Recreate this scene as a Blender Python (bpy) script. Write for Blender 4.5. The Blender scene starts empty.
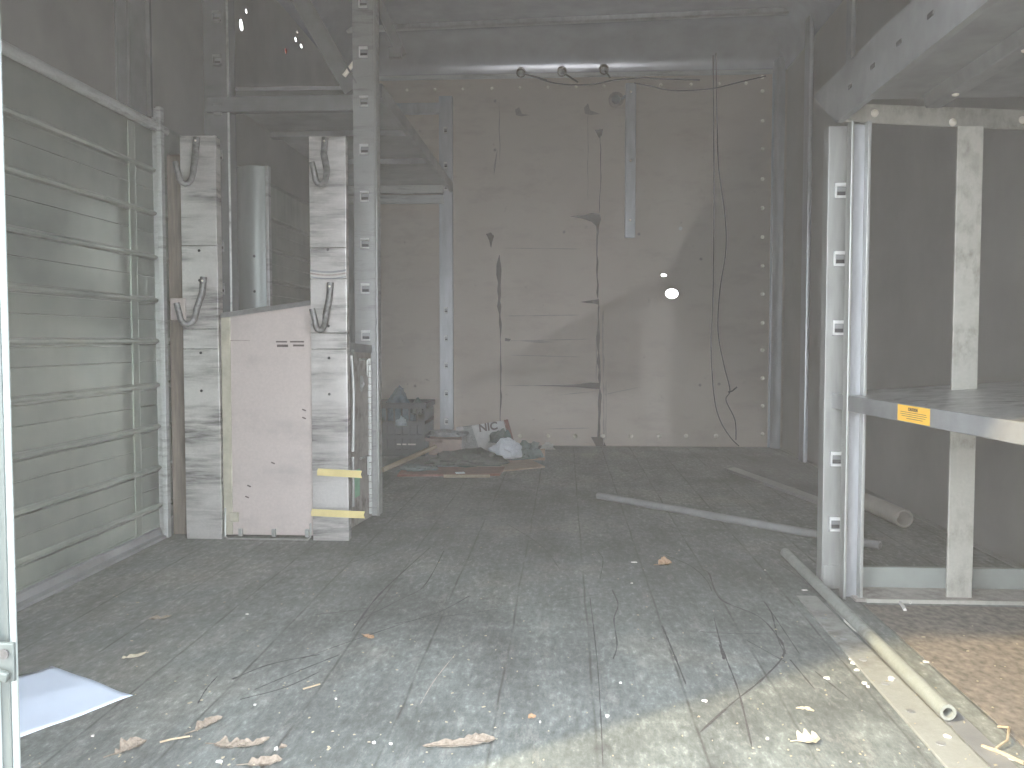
import bpy, bmesh, math, random
from mathutils import Vector, Matrix, noise, Euler
random.seed(11)
S = bpy.context.scene
COL = S.collection
PI = math.pi

# ---------------------------------------------------------------- camera, sky, sun, exposure
F = 900.0
YAW = math.asin(53/902.63); PITCH = math.atan(44/900)
cam_data = bpy.data.cameras.new('camera'); cam = bpy.data.objects.new('camera', cam_data); COL.objects.link(cam)
cam_data.sensor_width = 36; cam_data.lens = F/1024*36; cam_data.clip_start = .02
CAM = Vector((0, 0, .62))
cam.location = CAM; cam.rotation_euler = (PI/2-PITCH, 0, YAW)
S.camera = cam

world = bpy.data.worlds.new('sky'); S.world = world; world.use_nodes = True
bg = world.node_tree.nodes['Background']; bg.inputs[0].default_value = (.90, .95, 1, 1); bg.inputs[1].default_value = 5.0

sun_d = bpy.data.lights.new('sun', 'SUN'); sun = bpy.data.objects.new('sun', sun_d); COL.objects.link(sun)
sun_d.energy = 3.6; sun_d.angle = .04; sun_d.color = (1, .78, .42)
el = math.radians(38.5)
sun.rotation_euler = Vector((.81*math.cos(el), .587*math.cos(el), -math.sin(el))).to_track_quat('-Z', 'Y').to_euler()
sun.location = (-3, -3, 6)
S.view_settings.view_transform = 'Standard'; S.view_settings.look = 'None'
S.view_settings.gamma = 1; S.view_settings.use_curve_mapping = False
S.view_settings.exposure = 1.13
HAZE = .0162; S.cycles.caustics_reflective = False;
S.cycles.volume_bounces = 2; S.cycles.max_bounces = 14; S.cycles.diffuse_bounces = 9; S.cycles.glossy_bounces = 6

# ---------------------------------------------------------------- helpers
RM = cam.rotation_euler.to_matrix()
def ray(px, py): return RM @ Vector((px-512, 384-py, -F))
def on_floor(px, py, z=0):
    d = ray(px, py); t = (z-CAM.z)/d.z; return CAM+d*t
def at_y(px, py, Y):
    d = ray(px, py); return CAM+d*((Y-CAM.y)/d.y)
def at_x(px, py, X):
    d = ray(px, py); return CAM+d*((X-CAM.x)/d.x)

ORG = {}
class MB:
    def __init__(s): s.bm = bmesh.new()
    def box(s, x0, x1, y0, y1, z0, z1, rot=None, bev=0):
        b = bmesh.new(); bmesh.ops.create_cube(b, size=1)
        c = Vector(((x0+x1)/2, (y0+y1)/2, (z0+z1)/2))
        bmesh.ops.scale(b, vec=(abs(x1-x0), abs(y1-y0), abs(z1-z0)), verts=b.verts)
        if bev: bmesh.ops.bevel(b, geom=b.edges[:], offset=bev, segments=2, affect='EDGES', profile=.6)
        if rot: bmesh.ops.rotate(b, cent=(0,0,0), matrix=Euler(rot).to_matrix(), verts=b.verts)
        bmesh.ops.translate(b, vec=c, verts=b.verts)
        s._merge(b); return s
    def _merge(s, b):
        me = bpy.data.meshes.new('tmp'); b.to_mesh(me); s.bm.from_mesh(me); bpy.data.meshes.remove(me); b.free()
    def prism(s, pts, vec):
        """closed polygon (3D points) extruded by vec"""
        vec = Vector(vec)
        a = [s.bm.verts.new(Vector(p)) for p in pts]; b = [s.bm.verts.new(Vector(p)+vec) for p in pts]
        n = len(pts)
        s.bm.faces.new(a[::-1]); s.bm.faces.new(b)
        for i in range(n): s.bm.faces.new((a[i], a[(i+1) % n], b[(i+1) % n], b[i]))
        return s
    def tube(s, pts, r, seg=10, cap=True, hollow=0):
        pts = [Vector(p) for p in pts]; n = len(pts)
        rs = r if isinstance(r, (list, tuple)) else [r]*n
        rings = []; up = None
        for i, p in enumerate(pts):
            t = (pts[min(i+1, n-1)]-pts[max(i-1, 0)]).normalized()
            if up is None: up = Vector((0,0,1)) if abs(t.z) < .9 else Vector((1,0,0))
            u = (up-t*up.dot(t)).normalized(); v = t.cross(u); up = u
            rings.append([s.bm.verts.new(p+(u*math.cos(a)+v*math.sin(a))*rs[i]) for a in [2*PI*k/seg for k in range(seg)]])
        for i in range(n-1):
            for k in range(seg):
                s.bm.faces.new((rings[i][k], rings[i][(k+1) % seg], rings[i+1][(k+1) % seg], rings[i+1][k]))
        if hollow:
            for end in (0, -1):
                t = ((pts[1]-pts[0]) if end == 0 else (pts[-2]-pts[-1])).normalized()
                c = pts[end]; outer = rings[end]
                inner = [s.bm.verts.new(c+(w.co-c)*hollow) for w in outer]
                deep = [s.bm.verts.new(w.co+t*rs[end]*3) for w in inner]
                for k in range(seg):
                    k2 = (k+1) % seg
                    s.bm.faces.new((outer[k], outer[k2], inner[k2], inner[k]))
                    s.bm.faces.new((inner[k], inner[k2], deep[k2], deep[k]))
                s.bm.faces.new(deep)
        elif cap:
            s.bm.faces.new(rings[0][::-1]); s.bm.faces.new(rings[-1])
        return s
    def cyl(s, c, axis, r, h, seg=14, dome=0):
        c = Vector(c); axis = Vector(axis).normalized()
        if dome: return s.tube([c, c+axis*h*.45, c+axis*h*.8, c+axis*h], [r, r*.92, r*.62, r*.15], seg)
        return s.tube([c, c+axis*h], r, seg)
    def ribbon(s, pts, w, n=(0,0,1), th=.0006):
        """thin flat strip following pts on a surface of normal n"""
        pts = [Vector(p) for p in pts]; n = Vector(n); N = len(pts)
        ws = w if isinstance(w, (list, tuple)) else [w]*N
        L = []; R = []
        for i, p in enumerate(pts):
            t = (pts[min(i+1, N-1)]-pts[max(i-1, 0)]).normalized(); q = t.cross(n).normalized()*ws[i]/2
            L.append(s.bm.verts.new(p+q+n*th)); R.append(s.bm.verts.new(p-q+n*th))
        for i in range(N-1): s.bm.faces.new((L[i], L[i+1], R[i+1], R[i]))
        return s
    def build(s, name, mat, parent=None, smooth=False, bev=0, kind=None, label=None):
        vs = [v.co for v in s.bm.verts]
        bmesh.ops.recalc_face_normals(s.bm, faces=s.bm.faces[:])
        lo = Vector([min(v[i] for v in vs) for i in range(3)]); hi = Vector([max(v[i] for v in vs) for i in range(3)])
        org = Vector(((lo.x+hi.x)/2, (lo.y+hi.y)/2, lo.z))
        bmesh.ops.translate(s.bm, vec=-org, verts=s.bm.verts)
        me = bpy.data.meshes.new(name); s.bm.to_mesh(me); s.bm.free()
        o = bpy.data.objects.new(name, me); COL.objects.link(o); me.materials.append(mat)
        ORG[o.name] = org; o.location = org
        if parent:
            o.parent = parent; o.matrix_parent_inverse = Matrix.Translation(-ORG[parent.name])
        if smooth:
            for p in me.polygons: p.use_smooth = True
            me.set_sharp_from_angle(angle=math.radians(40))
        if bev:
            m = o.modifiers.new('bevel', 'BEVEL'); m.width = bev; m.segments = 2; m.limit_method = 'ANGLE'
        if kind: o['kind'] = kind
        if label: o['label'] = label
        return o
def thing(name, loc, label, cat, group=None):
    o = bpy.data.objects.new(name, None); COL.objects.link(o); o.location = loc; ORG[o.name] = Vector(loc)
    o.empty_display_size = .05
    return tag(o, label, cat, group)
def tag(o, label, cat, group=None):
    o['label'] = label; o['category'] = cat
    if group: o['group'] = group
    return o

# ---------------------------------------------------------------- materials
def new_mat(name):
    m = bpy.data.materials.new(name); m.use_nodes = True
    nt = m.node_tree; return m, nt, nt.nodes['Principled BSDF']
def N(nt, t, **kw):
    n = nt.nodes.new(t)
    for k, v in kw.items(): setattr(n, k, v)
    return n
def L(nt, a, b): nt.links.new(a, b)
def coords(nt, scale=(1,1,1), loc=(0,0,0)):
    g = N(nt, 'ShaderNodeNewGeometry'); mp = N(nt, 'ShaderNodeMapping')
    mp.inputs['Scale'].default_value = scale; mp.inputs['Location'].default_value = loc
    L(nt, g.outputs['Position'], mp.inputs[0]); return mp.outputs[0]
def nz(nt, vec, scale, detail=4, rough=.6, dist=0):
    n = N(nt, 'ShaderNodeTexNoise'); n.inputs['Scale'].default_value = scale; n.inputs['Detail'].default_value = detail
    n.inputs['Roughness'].default_value = rough; n.inputs['Distortion'].default_value = dist
    L(nt, vec, n.inputs['Vector']); return n.outputs['Fac']
def ramp(nt, fac, stops):
    r = N(nt, 'ShaderNodeValToRGB'); e = r.color_ramp.elements
    while len(e) < len(stops): e.new(.5)
    for i, (p, c) in enumerate(stops): e[i].position = p; e[i].color = (*c, 1) if len(c) == 3 else c
    L(nt, fac, r.inputs[0]); return r.outputs[0]
def mix(nt, fac, a, b, mode='MIX'):
    m = N(nt, 'ShaderNodeMix', data_type='RGBA', blend_type=mode)
    for s, v in ((m.inputs['Factor'], fac), (m.inputs[6], a), (m.inputs[7], b)):
        if isinstance(v, (int, float)): s.default_value = v
        elif isinstance(v, tuple): s.default_value = (*v, 1) if len(v) == 3 else v
        else: L(nt, v, s)
    return m.outputs[2]
def bump(nt, fac, b, strength=.3, dist=.002):
    n = N(nt, 'ShaderNodeBump'); n.inputs['Strength'].default_value = strength; n.inputs['Distance'].default_value = dist
    L(nt, fac, n.inputs['Height']); L(nt, n.outputs[0], b.inputs['Normal'])

def simple(name, col, rough=.6, metal=0, var=.25, vs=(6,6,6), bumps=0, spec=.5):
    m, nt, b = new_mat(name)
    c = coords(nt, vs); f = nz(nt, c, 3, 5)
    dark = tuple(x*(1-var) for x in col); lite = tuple(min(1, x*(1+var*.6)) for x in col)
    L(nt, ramp(nt, f, [(.3, dark), (.7, lite)]), b.inputs['Base Color'])
    b.inputs['Roughness'].default_value = rough; b.inputs['Metallic'].default_value = metal
    b.inputs['Specular IOR Level'].default_value = spec
    if bumps: bump(nt, f, b, bumps)
    return m

def metal_stained(name, col, stain, metal=.5, rough=.42, amount=.5, sx=3, sz=26, seams=None):
    m, nt, b = new_mat(name)
    c = coords(nt, (sx, sx, sz)); f = nz(nt, c, 2.2, 7, .7)
    big = nz(nt, coords(nt, (1.5, 1.5, 5), (3, 1, 2)), 2, 3)
    f1 = ramp(nt, f, [(.52-.12*amount, (0,0,0)), (.66, (1,1,1))])
    f2 = ramp(nt, big, [(.42, (0,0,0)), (.62, (1,1,1))])
    fac = mix(nt, 1.0, f1, f2, 'MULTIPLY')
    fine = nz(nt, coords(nt, (30, 30, 30)), 5, 4)
    base = mix(nt, ramp(nt, fine, [(.35, (0,0,0)), (.7, (.35,.35,.35))]), col, tuple(x*.72 for x in col))
    L(nt, mix(nt, fac, base, stain), b.inputs['Base Color'])
    b.inputs['Metallic'].default_value = metal
    L(nt, ramp(nt, f, [(.3, (rough-.1,)*3), (.7, (rough+.15,)*3)]), b.inputs['Roughness'])
    bump(nt, f, b, .15, .001)
    return m

M = {}
M['alu'] = metal_stained('aluminium', (.56,.58,.57), (.26,.26,.26), .45, .40, .4)
M['alu_plank'] = metal_stained('scuffed_aluminium_plank', (.62,.60,.585), (.07,.065,.065), .6, .36, 1.3, 2.5, 24)
M['alu_dark'] = simple('dull_aluminium', (.28,.29,.30), .45, .45, .25, (3,3,3))
M['alu_blue'] = simple('galvanised_steel', (.40,.42,.45), .38, .5, .18, (10,10,2))
M['alu_bright'] = simple('bright_aluminium_edge', (.33,.34,.33), .35, .4, .15, (20,20,3))
M['jamb'] = simple('painted_steel_jamb', (.065,.08,.08), .4, .25, .15, (20,20,4))
M['white_paint'] = simple('grey_truck_paint', (.45,.47,.47), .35, 0, .04)
M['jamb_bead'] = simple('bright_jamb_bead', (.30,.34,.34), .3, .3, .1, (20,20,4))
M['steel_hook'] = simple('worn_steel_hook', (.17,.17,.17), .4, .5, .5, (30,30,30))
M['galv_pale'] = metal_stained('pale_galvanised', (.46,.455,.41), (.26,.25,.21), .2, .55, .7, 14, 8)
M['cream_sheet'] = metal_stained('pinkish_white_sheet', (.53,.465,.44), (.41,.365,.35), .1, .5, .6, 3, 3)
M['yellow_edge'] = simple('yellowed_edge', (.44,.42,.33), .6)
M['tape'] = simple('yellow_tape', (.66,.55,.24), .5, 0, .12)
M['label_y'] = simple('yellow_label', (.85,.50,.05), .45, 0, .05)
M['ink'] = simple('dark_brown_ink', (.12,.07,.03), .6, 0, .1)
M['wood'] = simple('brown_wood', (.19,.155,.12), .7, 0, .3, (30,30,3))
M['black_rubber'] = simple('black_rubber', (.03,.03,.035), .6, 0, .2)
M['wire'] = simple('dark_wire', (.10,.085,.08), .55, 0, .2)
M['bolt'] = simple('bright_bolt', (.88,.84,.74), .3, .1, .15)
M['shade_metal'] = simple('shade_toned_metal', (.15,.155,.165), .5, .2, .15)  # darker copy of the rack metal, shade put into its colour
M['mid_metal'] = metal_stained('dull_slotted_steel', (.36,.37,.37), (.20,.20,.20), .45, .42, .3)
M['deck'] = metal_stained('streaked_deck_sheet', (.40,.41,.41), (.18,.18,.18), .7, .36, .6, 9, 9)
M['clip'] = simple('shiny_clip', (.75,.76,.76), .3, .3, .1)
M['grease'] = simple('black_grease', (.10,.075,.07), .7, 0, .4, (40,40,40))
M['grease_faint'] = simple('faint_grey_smear', (.36,.31,.28), .7, 0, .3, (40,40,40))
M['scuff'] = simple('dark_scuff', (.055,.055,.058), .8, 0, .5, (60,60,60))
M['crate'] = simple('dark_blue_crate_plastic', (.035,.045,.065), .5, 0, .2)
M['cloth_blue'] = simple('blue_cloth', (.10,.17,.23), .9, 0, .5, (20,20,20))
M['cloth_light'] = simple('pale_blue_cloth', (.42,.52,.58), .9, 0, .2, (20,20,20))
M['cloth_green'] = simple('dark_green_cloth', (.045,.06,.05), .9, 0, .5, (20,20,20))
M['cloth_grey'] = simple('slate_grey_cloth', (.13,.17,.17), .9, 0, .3, (20,20,20))
M['cloth_white'] = simple('white_cloth', (.72,.76,.82), .9, 0, .1, (20,20,20))
M['cardboard'] = simple('brown_cardboard', (.34,.24,.18), .85, 0, .2, (8,8,8))
M['cardboard_pink'] = simple('pinkish_cardboard', (.44,.33,.29), .85, 0, .2, (8,8,8))
M['red_card'] = simple('red_card', (.20,.08,.06), .8, 0, .3, (12,12,12))
M['paper_print'] = simple('grey_print_card', (.62,.62,.62), .7, 0, .12, (12,12,12))
M['paper_red'] = simple('red_card_edge', (.22,.08,.07), .7, 0, .1)
M['ink_grey'] = simple('grey_ink', (.16,.13,.13), .7, 0, .1)
M['news'] = simple('newsprint', (.38,.39,.40), .85, 0, .35, (40,40,40))
M['paper'] = simple('blue_white_paper', (.66,.76,.92), .75, 0, .03, (6,6,6))
M['leaf'] = simple('dry_leaf', (.20,.165,.13), .8, 0, .35, (60,60,60))
M['leaf_brown'] = simple('tan_dry_leaf', (.30,.19,.11), .8, 0, .3, (60,60,60))
M['leaf_pale'] = simple('pale_dry_leaf', (.38,.34,.25), .8, 0, .25, (60,60,60))
M['straw'] = simple('straw', (.36,.29,.20), .8, 0, .2, (60,60,60))
M['chip'] = simple('white_paint_chip', (.62,.61,.58), .7, 0, .08, (60,60,60))
M['pvc'] = simple('grey_plastic_conduit', (.22,.225,.23), .45, 0, .18, (5,5,5))
M['pvc_pale'] = simple('pale_cardboard_tube', (.46,.43,.38), .6, 0, .15, (5,5,5))
M['tube_green'] = metal_stained('dull_grey_green_tube', (.26,.28,.26), (.15,.15,.13), .15, .5, .6, 12, 12)
M['rail'] = metal_stained('scuffed_floor_strip', (.27,.28,.265), (.14,.135,.12), .15, .5, .7, 9, 9)
M['asphalt'] = simple('asphalt', (.30,.28,.26), .9, 0, .2, (2,2,2))
M['duct'] = simple('matt_galvanised_sheet', (.27,.30,.29), .42, .35, .15, (8,8,1))
M['bay'] = simple('brown_bay_floor', (.16,.14,.12), .75, 0, .6, (22,14,22))
M['red_glass'] = simple('red_lens', (.8,.08,.06), .2, 0, .05)
M['base_bar'] = simple('grey_green_base_bar', (.25,.275,.26), .5, .1, .1)
M['dark_plate'] = metal_stained('dark_stained_plate', (.40,.37,.34), (.16,.14,.12), .3, .45, .9, 16, 10)
M['green_sticker'] = simple('green_sticker', (.25,.50,.32), .5, 0, .2, (40,40,40))

# floor: dark worn planks, seams run into the truck
def mat_floor():
    m, nt, b = new_mat('worn_truck_floor')
    P = N(nt, 'ShaderNodeNewGeometry').outputs['Position']
    big = nz(nt, coords(nt, (1,1,1)), 1.6, 5, .6)
    mid = nz(nt, coords(nt, (1,.22,1), (5,2,0)), 10, 8, .75)
    fine = nz(nt, coords(nt, (1,.4,1)), 75, 5, .75)
    c1 = ramp(nt, big, [(.34, (.09,.101,.097)), (.52, (.16,.179,.175)), (.68, (.215,.22,.20))])
    c2 = ramp(nt, mid, [(.30, (.55,.54,.54)), (.55, (1,1,1)), (.80, (1.25,1.25,1.22))])
    c3 = ramp(nt, fine, [(.34, (.50,.50,.50)), (.56, (1.05,1.05,1.05)), (.70, (2.1,2.1,2.0))])
    col = mix(nt, .9, mix(nt, 1., c1, c2, 'MULTIPLY'), (1,1,1), 'MULTIPLY')
    col = mix(nt, .8, col, c3, 'MULTIPLY')
    # pale scraped dust patches
    dust = ramp(nt, nz(nt, coords(nt, (1,.30,1), (9,4,0)), 16, 9, .85), [(.54, (0,0,0)), (.68, (.6,.6,.6))])
    col = mix(nt, dust, col, (.30,.30,.28))
    # seams
    sx = N(nt, 'ShaderNodeSeparateXYZ'); L(nt, P, sx.inputs[0])
    wob = N(nt, 'ShaderNodeMath', operation='MULTIPLY_ADD'); L(nt, nz(nt, P, 3, 3), wob.inputs[0]); wob.inputs[1].default_value = .012; L(nt, sx.outputs[0], wob.inputs[2])
    pp = N(nt, 'ShaderNodeMath', operation='PINGPONG'); ad = N(nt, 'ShaderNodeMath', operation='ADD'); ad.inputs[1].default_value = 1.62-.056
    L(nt, wob.outputs[0], ad.inputs[0]); L(nt, ad.outputs[0], pp.inputs[0]); pp.inputs[1].default_value = .081
    seam = ramp(nt, pp.outputs[0], [(.0, (1,1,1)), (.0015, (.8,.8,.8)), (.0035, (0,0,0))])
    brk = ramp(nt, nz(nt, coords(nt, (1,1,1), (2,7,0)), 5, 4, .7), [(.36, (.06,.06,.06)), (.60, (1,1,1))])
    col = mix(nt, mix(nt, 1., seam, brk, 'MULTIPLY'), col, (.035,.034,.033))
    L(nt, col, b.inputs['Base Color']); b.inputs['Roughness'].default_value = .62
    b.inputs['Specular IOR Level'].default_value = .35
    bump(nt, mid, b, .35, .003)
    return m
M['floor'] = mat_floor()

def mat_backwall():
    m, nt, b = new_mat('dirty_cream_panel')
    P = coords(nt)
    cl = nz(nt, P, 1.1, 4)
    base = ramp(nt, cl, [(.35, (.50,.43,.375)), (.6, (.54,.48,.415)), (.8, (.49,.41,.37))])
    st = nz(nt, coords(nt, (1.6,1,4.5), (2,0,3)), 2.2, 8, .78)
    base = mix(nt, ramp(nt, st, [(.50, (0,0,0)), (.66, (.38,.38,.38))]), base, (.36,.28,.26))
    sp = nz(nt, coords(nt, (1,1,1), (4,4,1)), 22, 3, .6)
    base = mix(nt, ramp(nt, sp, [(.70, (0,0,0)), (.76, (.6,.6,.6))]), base, (.30,.24,.21))
    L(nt, base, b.inputs['Base Color']); b.inputs['Roughness'].default_value = .55
    bump(nt, cl, b, .1, .004)
    return m
M['back'] = mat_backwall()
def mat_ribwall():
    m, nt, b = new_mat('ribbed_aluminium_wall')
    f = nz(nt, coords(nt, (5,1.2,2)), 2.5, 5, .6)
    base = ramp(nt, f, [(.3, (.24,.28,.25)), (.55, (.36,.40,.35)), (.8, (.44,.46,.39))])
    s = nz(nt, coords(nt, (30,30,12), (1,1,1)), 2, 5, .7)
    base = mix(nt, ramp(nt, s, [(.60, (0,0,0)), (.75, (.5,.5,.5))]), base, (.22,.23,.21))
    L(nt, base, b.inputs['Base Color']); b.inputs['Metallic'].default_value = .6; b.inputs['Roughness'].default_value = .30
    bump(nt, nz(nt, coords(nt, (1,3.2,.6)), 2, 2), b, .5, .02)
    return m
M['ribwall'] = mat_ribwall()
M['dark_wall'] = simple('dull_grey_wall_panel', (.33,.32,.30), .5, .15, .15, (1.5,1.5,1.5))
M['roof'] = simple('grey_blue_roof_sheet', (.60,.63,.72), .25, .5, .15, (2,2,2))

# ---------------------------------------------------------------- the truck body
XL, XR, YB, ZC, YR = -1.275, 1.225, 5.26, 2.32, .95
MB().box(XL-.03, XR+.03, YR-.03, YB+.05, -.12, 0).build('floor', M['floor'], kind='structure')
floor = bpy.data.objects['floor']
MB().box(-12, 12, -14, 14, -.95, -.86).build('ground', M['asphalt'], kind='structure')

def boolean_holes(o, holes):
    """cut round holes right through a panel: (centre, axis, radius, squash)"""
    for c, ax, r, sq in holes:
        q = MB(); q.cyl(Vector(c)-Vector(ax)*.15, ax, r, .3, 16)
        bmesh.ops.scale(q.bm, vec=sq, space=Matrix.Translation(-Vector(c)), verts=q.bm.verts)
        k = q.build('cutter', M['grease'])
        md = o.modifiers.new('hole', 'BOOLEAN'); md.object = k; md.solver = 'EXACT'
        bpy.context.view_layer.update()
        me = bpy.data.meshes.new_from_object(o.evaluated_get(bpy.context.evaluated_depsgraph_get()))
        o.modifiers.clear(); o.data = me; bpy.data.objects.remove(k)

back = MB().box(XL-.03, XR+.03, YB, YB+.03, 0, 2.16).build('wall_back', M['back'], kind='structure')
p1 = at_y(672, 293.5, YB); p2 = at_y(664, 275, YB); p3 = at_y(680, 228.5, YB)
boolean_holes(back, [(p1, (0,1,0), .030, (1.25,1,.95)), (p2, (0,1,0), .011, (1.5,1,.8))])

# ribbed left wall: one profile swept along the truck
zs = [.100,.220,.350,.480,.617,.744,.877,1.013,1.146]
prof = [(XL-.03, 0), (XL, 0)]
for z in zs:
    prof += [(XL, z-.0635), (XL-.0025, z-.062), (XL, z-.0605), (XL, z-.015), (XL-.010, z-.013), (XL-.010, z-.009), (XL+.006, z-.007), (XL+.010, z-.002), (XL+.010, z+.002), (XL+.006, z+.006), (XL, z+.008)]
prof += [(XL, 1.30), (XL-.03, 1.30)]
wl = MB().prism([(x, YR, z) for x, z in prof], (0, YB-YR, 0)).build('wall_left', M['ribwall'], kind='structure')
wu = MB().box(XL-.004, XL, YR, YB, 1.30, ZC)
wallup = wu.build('upper_panel', M['dark_wall'], wl)
def hole_left(px, py): return at_x(px, py, XL)
boolean_holes(wallup, [(hole_left(241.5, 25), (1,0,0), .021, (1,1,1.05)), (hole_left(246.5, 11), (1,0,0), .010, (1,1,1)),
                       (hole_left(296, 39.5), (1,0,0), .014, (1,1.1,.75)), (hole_left(301.5, 46), (1,0,0), .014, (1,1.2,.7)), (hole_left(297.5, 32), (1,0,0), .008, (1,1,.8))])
q = hole_left(285.5, 51)
MB().cyl(q, (1,0,0), .013, .006, 12, dome=1).build('marker_lens', M['red_glass'], wl, label='small red lens on the upper panel')
# top rail, vertical frame post and mid seam posts of the left wall
MB().tube([(XL+.016, YR, 1.275), (XL+.016, 2.80, 1.275)], .015, 10).build('rail', M['alu'], wl, smooth=True)
MB().box(XL+.020, XL+.036, 2.725, 2.750, 0, 1.335, bev=.003).box(XL, XL+.022, 2.745, 2.752, 0, 1.335).build('frame_post', M['alu'], wl)
MB().box(XL, XL+.006, 2.52, 2.73, 1.30, ZC-.02, bev=.002).box(XL+.006, XL+.014, 2.58, 2.59, 1.30, ZC-.02).box(XL+.006, XL+.018, 2.70, 2.715, 1.30, ZC-.02).build('upper_frame_post', M['shade_metal'], wl)
MB().box(XL, XL+.003, 2.585, 2.625, 0.0, 1.26, bev=.003).build('splice_strip', M['ribwall'], wl)
# base track
MB().prism([(XL, YR, 0), (XL+.030, YR, 0), (XL+.030, YR, .008), (XL+.014, YR, .012), (XL+.010, YR, .030), (XL, YR, .032)], (0, 2.73-YR, 0)).build('trim_1', M['alu_dark'], kind='structure')
MB().box(XL, XL+.02, 2.78, YB, 0, .05).build('trim_2', M['alu_dark'], kind='structure')

# right wall with vertical posts
wr = MB().box(XR, XR+.03, YR, YB, 0, ZC).build('wall_right', M['dark_wall'], kind='structure')
for (y0, y1, d, mt) in ((4.60, 4.70, .022, 'alu_blue'), (3.95, 4.03, .02, 'alu_dark')):
    MB().box(XR-d, XR, y0, y1, 0, ZC-.02, bev=.008).build('wall_post', M[mt], wr)
# rounded corner posts
for sx, xx in ((1, XR), (-1, XL)):
    pts = [(xx, YB, 0)]+[(xx-sx*.075*math.cos(a), YB-.05*math.sin(a)-.0, 0) for a in [0, .25, .5, .8, 1.1, 1.35, PI/2]]
    pts = [(xx, YB, 0), (xx-sx*.055, YB, 0), (xx-sx*.055, YB-.012, 0)]+[(xx-sx*(.045-.045*(1-math.cos(a))), YB-.012-.06*math.sin(a), 0) for a in [0,.3,.6,.9,1.2,1.5]]+[(xx, YB-.075, 0)]
    MB().prism(pts, (0,0,2.2)).build('trim_3' if sx > 0 else 'trim_4', M['alu_blue'], kind='structure', smooth=True)

# roof: cove over the back wall, coves along the sides, flat sheet, bows
cl = MB().box(XL-.03, XR+.03, YR-.03, YB+.03, ZC, ZC+.03)
ceil_ = cl.build('ceiling', M['roof'], kind='structure')
def cove(axis_pts, vec, name):
    return MB().prism(axis_pts, vec).build(name, M['roof'], ceil_, smooth=True)
R_ = .26
pts = [(XL, YB+.03, 2.13), (XL, YB-.004, 2.13), (XL, YB-.004, 2.15)]
for i in range(11):
    a = i/10*PI/2
    pts.append((XL, YB-.004-R_+R_*math.cos(a), 2.15+(ZC-2.15)*math.sin(a)))
pts += [(XL, YB+.03, ZC)]
cove(pts, (XR-XL, 0, 0), 'back_cove')
for sx, xx in ((1, XR), (-1, XL)):
    pts = [(xx, YR, 2.12)]+[(xx-sx*.14*(1-math.cos(a)), YR, 2.12+(ZC-2.12)*math.sin(a)) for a in [i/8*PI/2 for i in range(9)]]+[(xx, YR, ZC)]
    cove(pts, (0, YB-YR, 0), 'side_cove')
for y in (1.4, 2.2, 3.0, 3.8, 4.35, 4.95):
    pts = [(XL, y-.035, ZC), (XL, y-.022, ZC-.02), (XL, y+.022, ZC-.02), (XL, y+.035, ZC)]
    MB().prism(pts, (XR-XL, -.16 if y > 4 else 0, 0)).build('roof_bow', M['alu_blue'], ceil_, bev=.004)

# rear wall round the doorway
XJ = -.604
MB().box(XL-.08, XJ-.020, YR-.016, YR, -.35, 2.5).build('wall_rear_left', M['white_paint'], kind='structure')
MB().box(.62, XR+.08, YR-.016, YR, -.35, 2.5).build('wall_rear_right', M['white_paint'], kind='structure')
MB().box(XJ-.020, .62, YR-.016, YR, 1.31, 2.5).build('wall_rear_top', M['white_paint'], kind='structure')  # unseen header, hung low to darken the upper interior
MB().box(XJ-.020, .62, YR-.05, YR-.03, -.35, 0).build('wall_rear_sill', M['alu'], kind='structure')
jb = MB().box(XJ-.020, XJ, YR-.018, YR-.002, -.2, 1.31, bev=.002)
jb = jb.build('door_1', M['jamb'], kind='structure')
MB().tube([(XJ-.014, YR-.019, -.2), (XJ-.014, YR-.019, 1.31)], .0035, 10).build('edge_bead', M['jamb_bead'], jb, smooth=True)
MB().tube([(XJ+.001, YR-.012, -.2), (XJ+.001, YR-.012, 1.31)], .0042, 10).build('edge_bead', M['jamb_bead'], jb, smooth=True)
MB().box(XJ-.045, XJ-.020, YR-.030, YR-.018, .29, 1.31, bev=.002).build('outer_flange', M['jamb'], jb)
lp = MB().box(XJ-.045, at_y(14,660,YR-.036).x, YR-.036, YR-.031, at_y(8,682,YR-.036).z, at_y(8,643,YR-.036).z, bev=.002).build('latch_plate', M['jamb'], jb)
MB().cyl(tuple(at_y(4,654,YR-.0365)), (0,-1,0), .0055, .002, 16).build('rivet_hole', M['scuff'], lp)
MB().box(at_y(-6,670,YR-.04).x, at_y(9,670,YR-.04).x, YR-.044, YR-.037, at_y(4,681,YR-.04).z, at_y(4,670,YR-.04).z, rot=(0,.3,0), bev=.003).build('latch_hook', M['jamb'], jb)

# ---------------------------------------------------------------- bolts, marks and strip on the back wall
FY = YB-.0005
for x in [407,435,463,492,520,548,576,604,632,661,691,719,746]:
    MB().cyl(at_y(x, 90-(x-407)*.02, YB), (0,-1,0), .009, .006, 12, dome=1).build('bolt', M['bolt'], back, smooth=True)
for x in [520,548,575,603,631,659,686,716]:
    MB().cyl(at_y(x, 436, YB), (0,-1,0), .013, .009, 12, dome=1).build('bolt', M['bolt'], back, smooth=True)
for y in [77,91,121,149,179,208,237,266,294,323,350,378,406,434]:
    MB().cyl(at_y(762.5, y, YB), (0,-1,0), .011, .008, 12, dome=1).build('bolt', M['bolt'], back, smooth=True)
for x, y in [(680.5, 228.5)]:
    MB().cyl(at_y(x, y, YB), (0,-1,0), .011, .002, 12).build('white_dot', M['chip'], back, label='small white dot on the panel')  # thin pale disc on the back panel
def wall_mark(name, poly, mat='grease'):
    pts = [at_y(x, y, YB-.0012) for x, y in poly]
    m = MB(); m.prism(pts, (0, .001, 0)); return m.build(name, M[mat], back)
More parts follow.
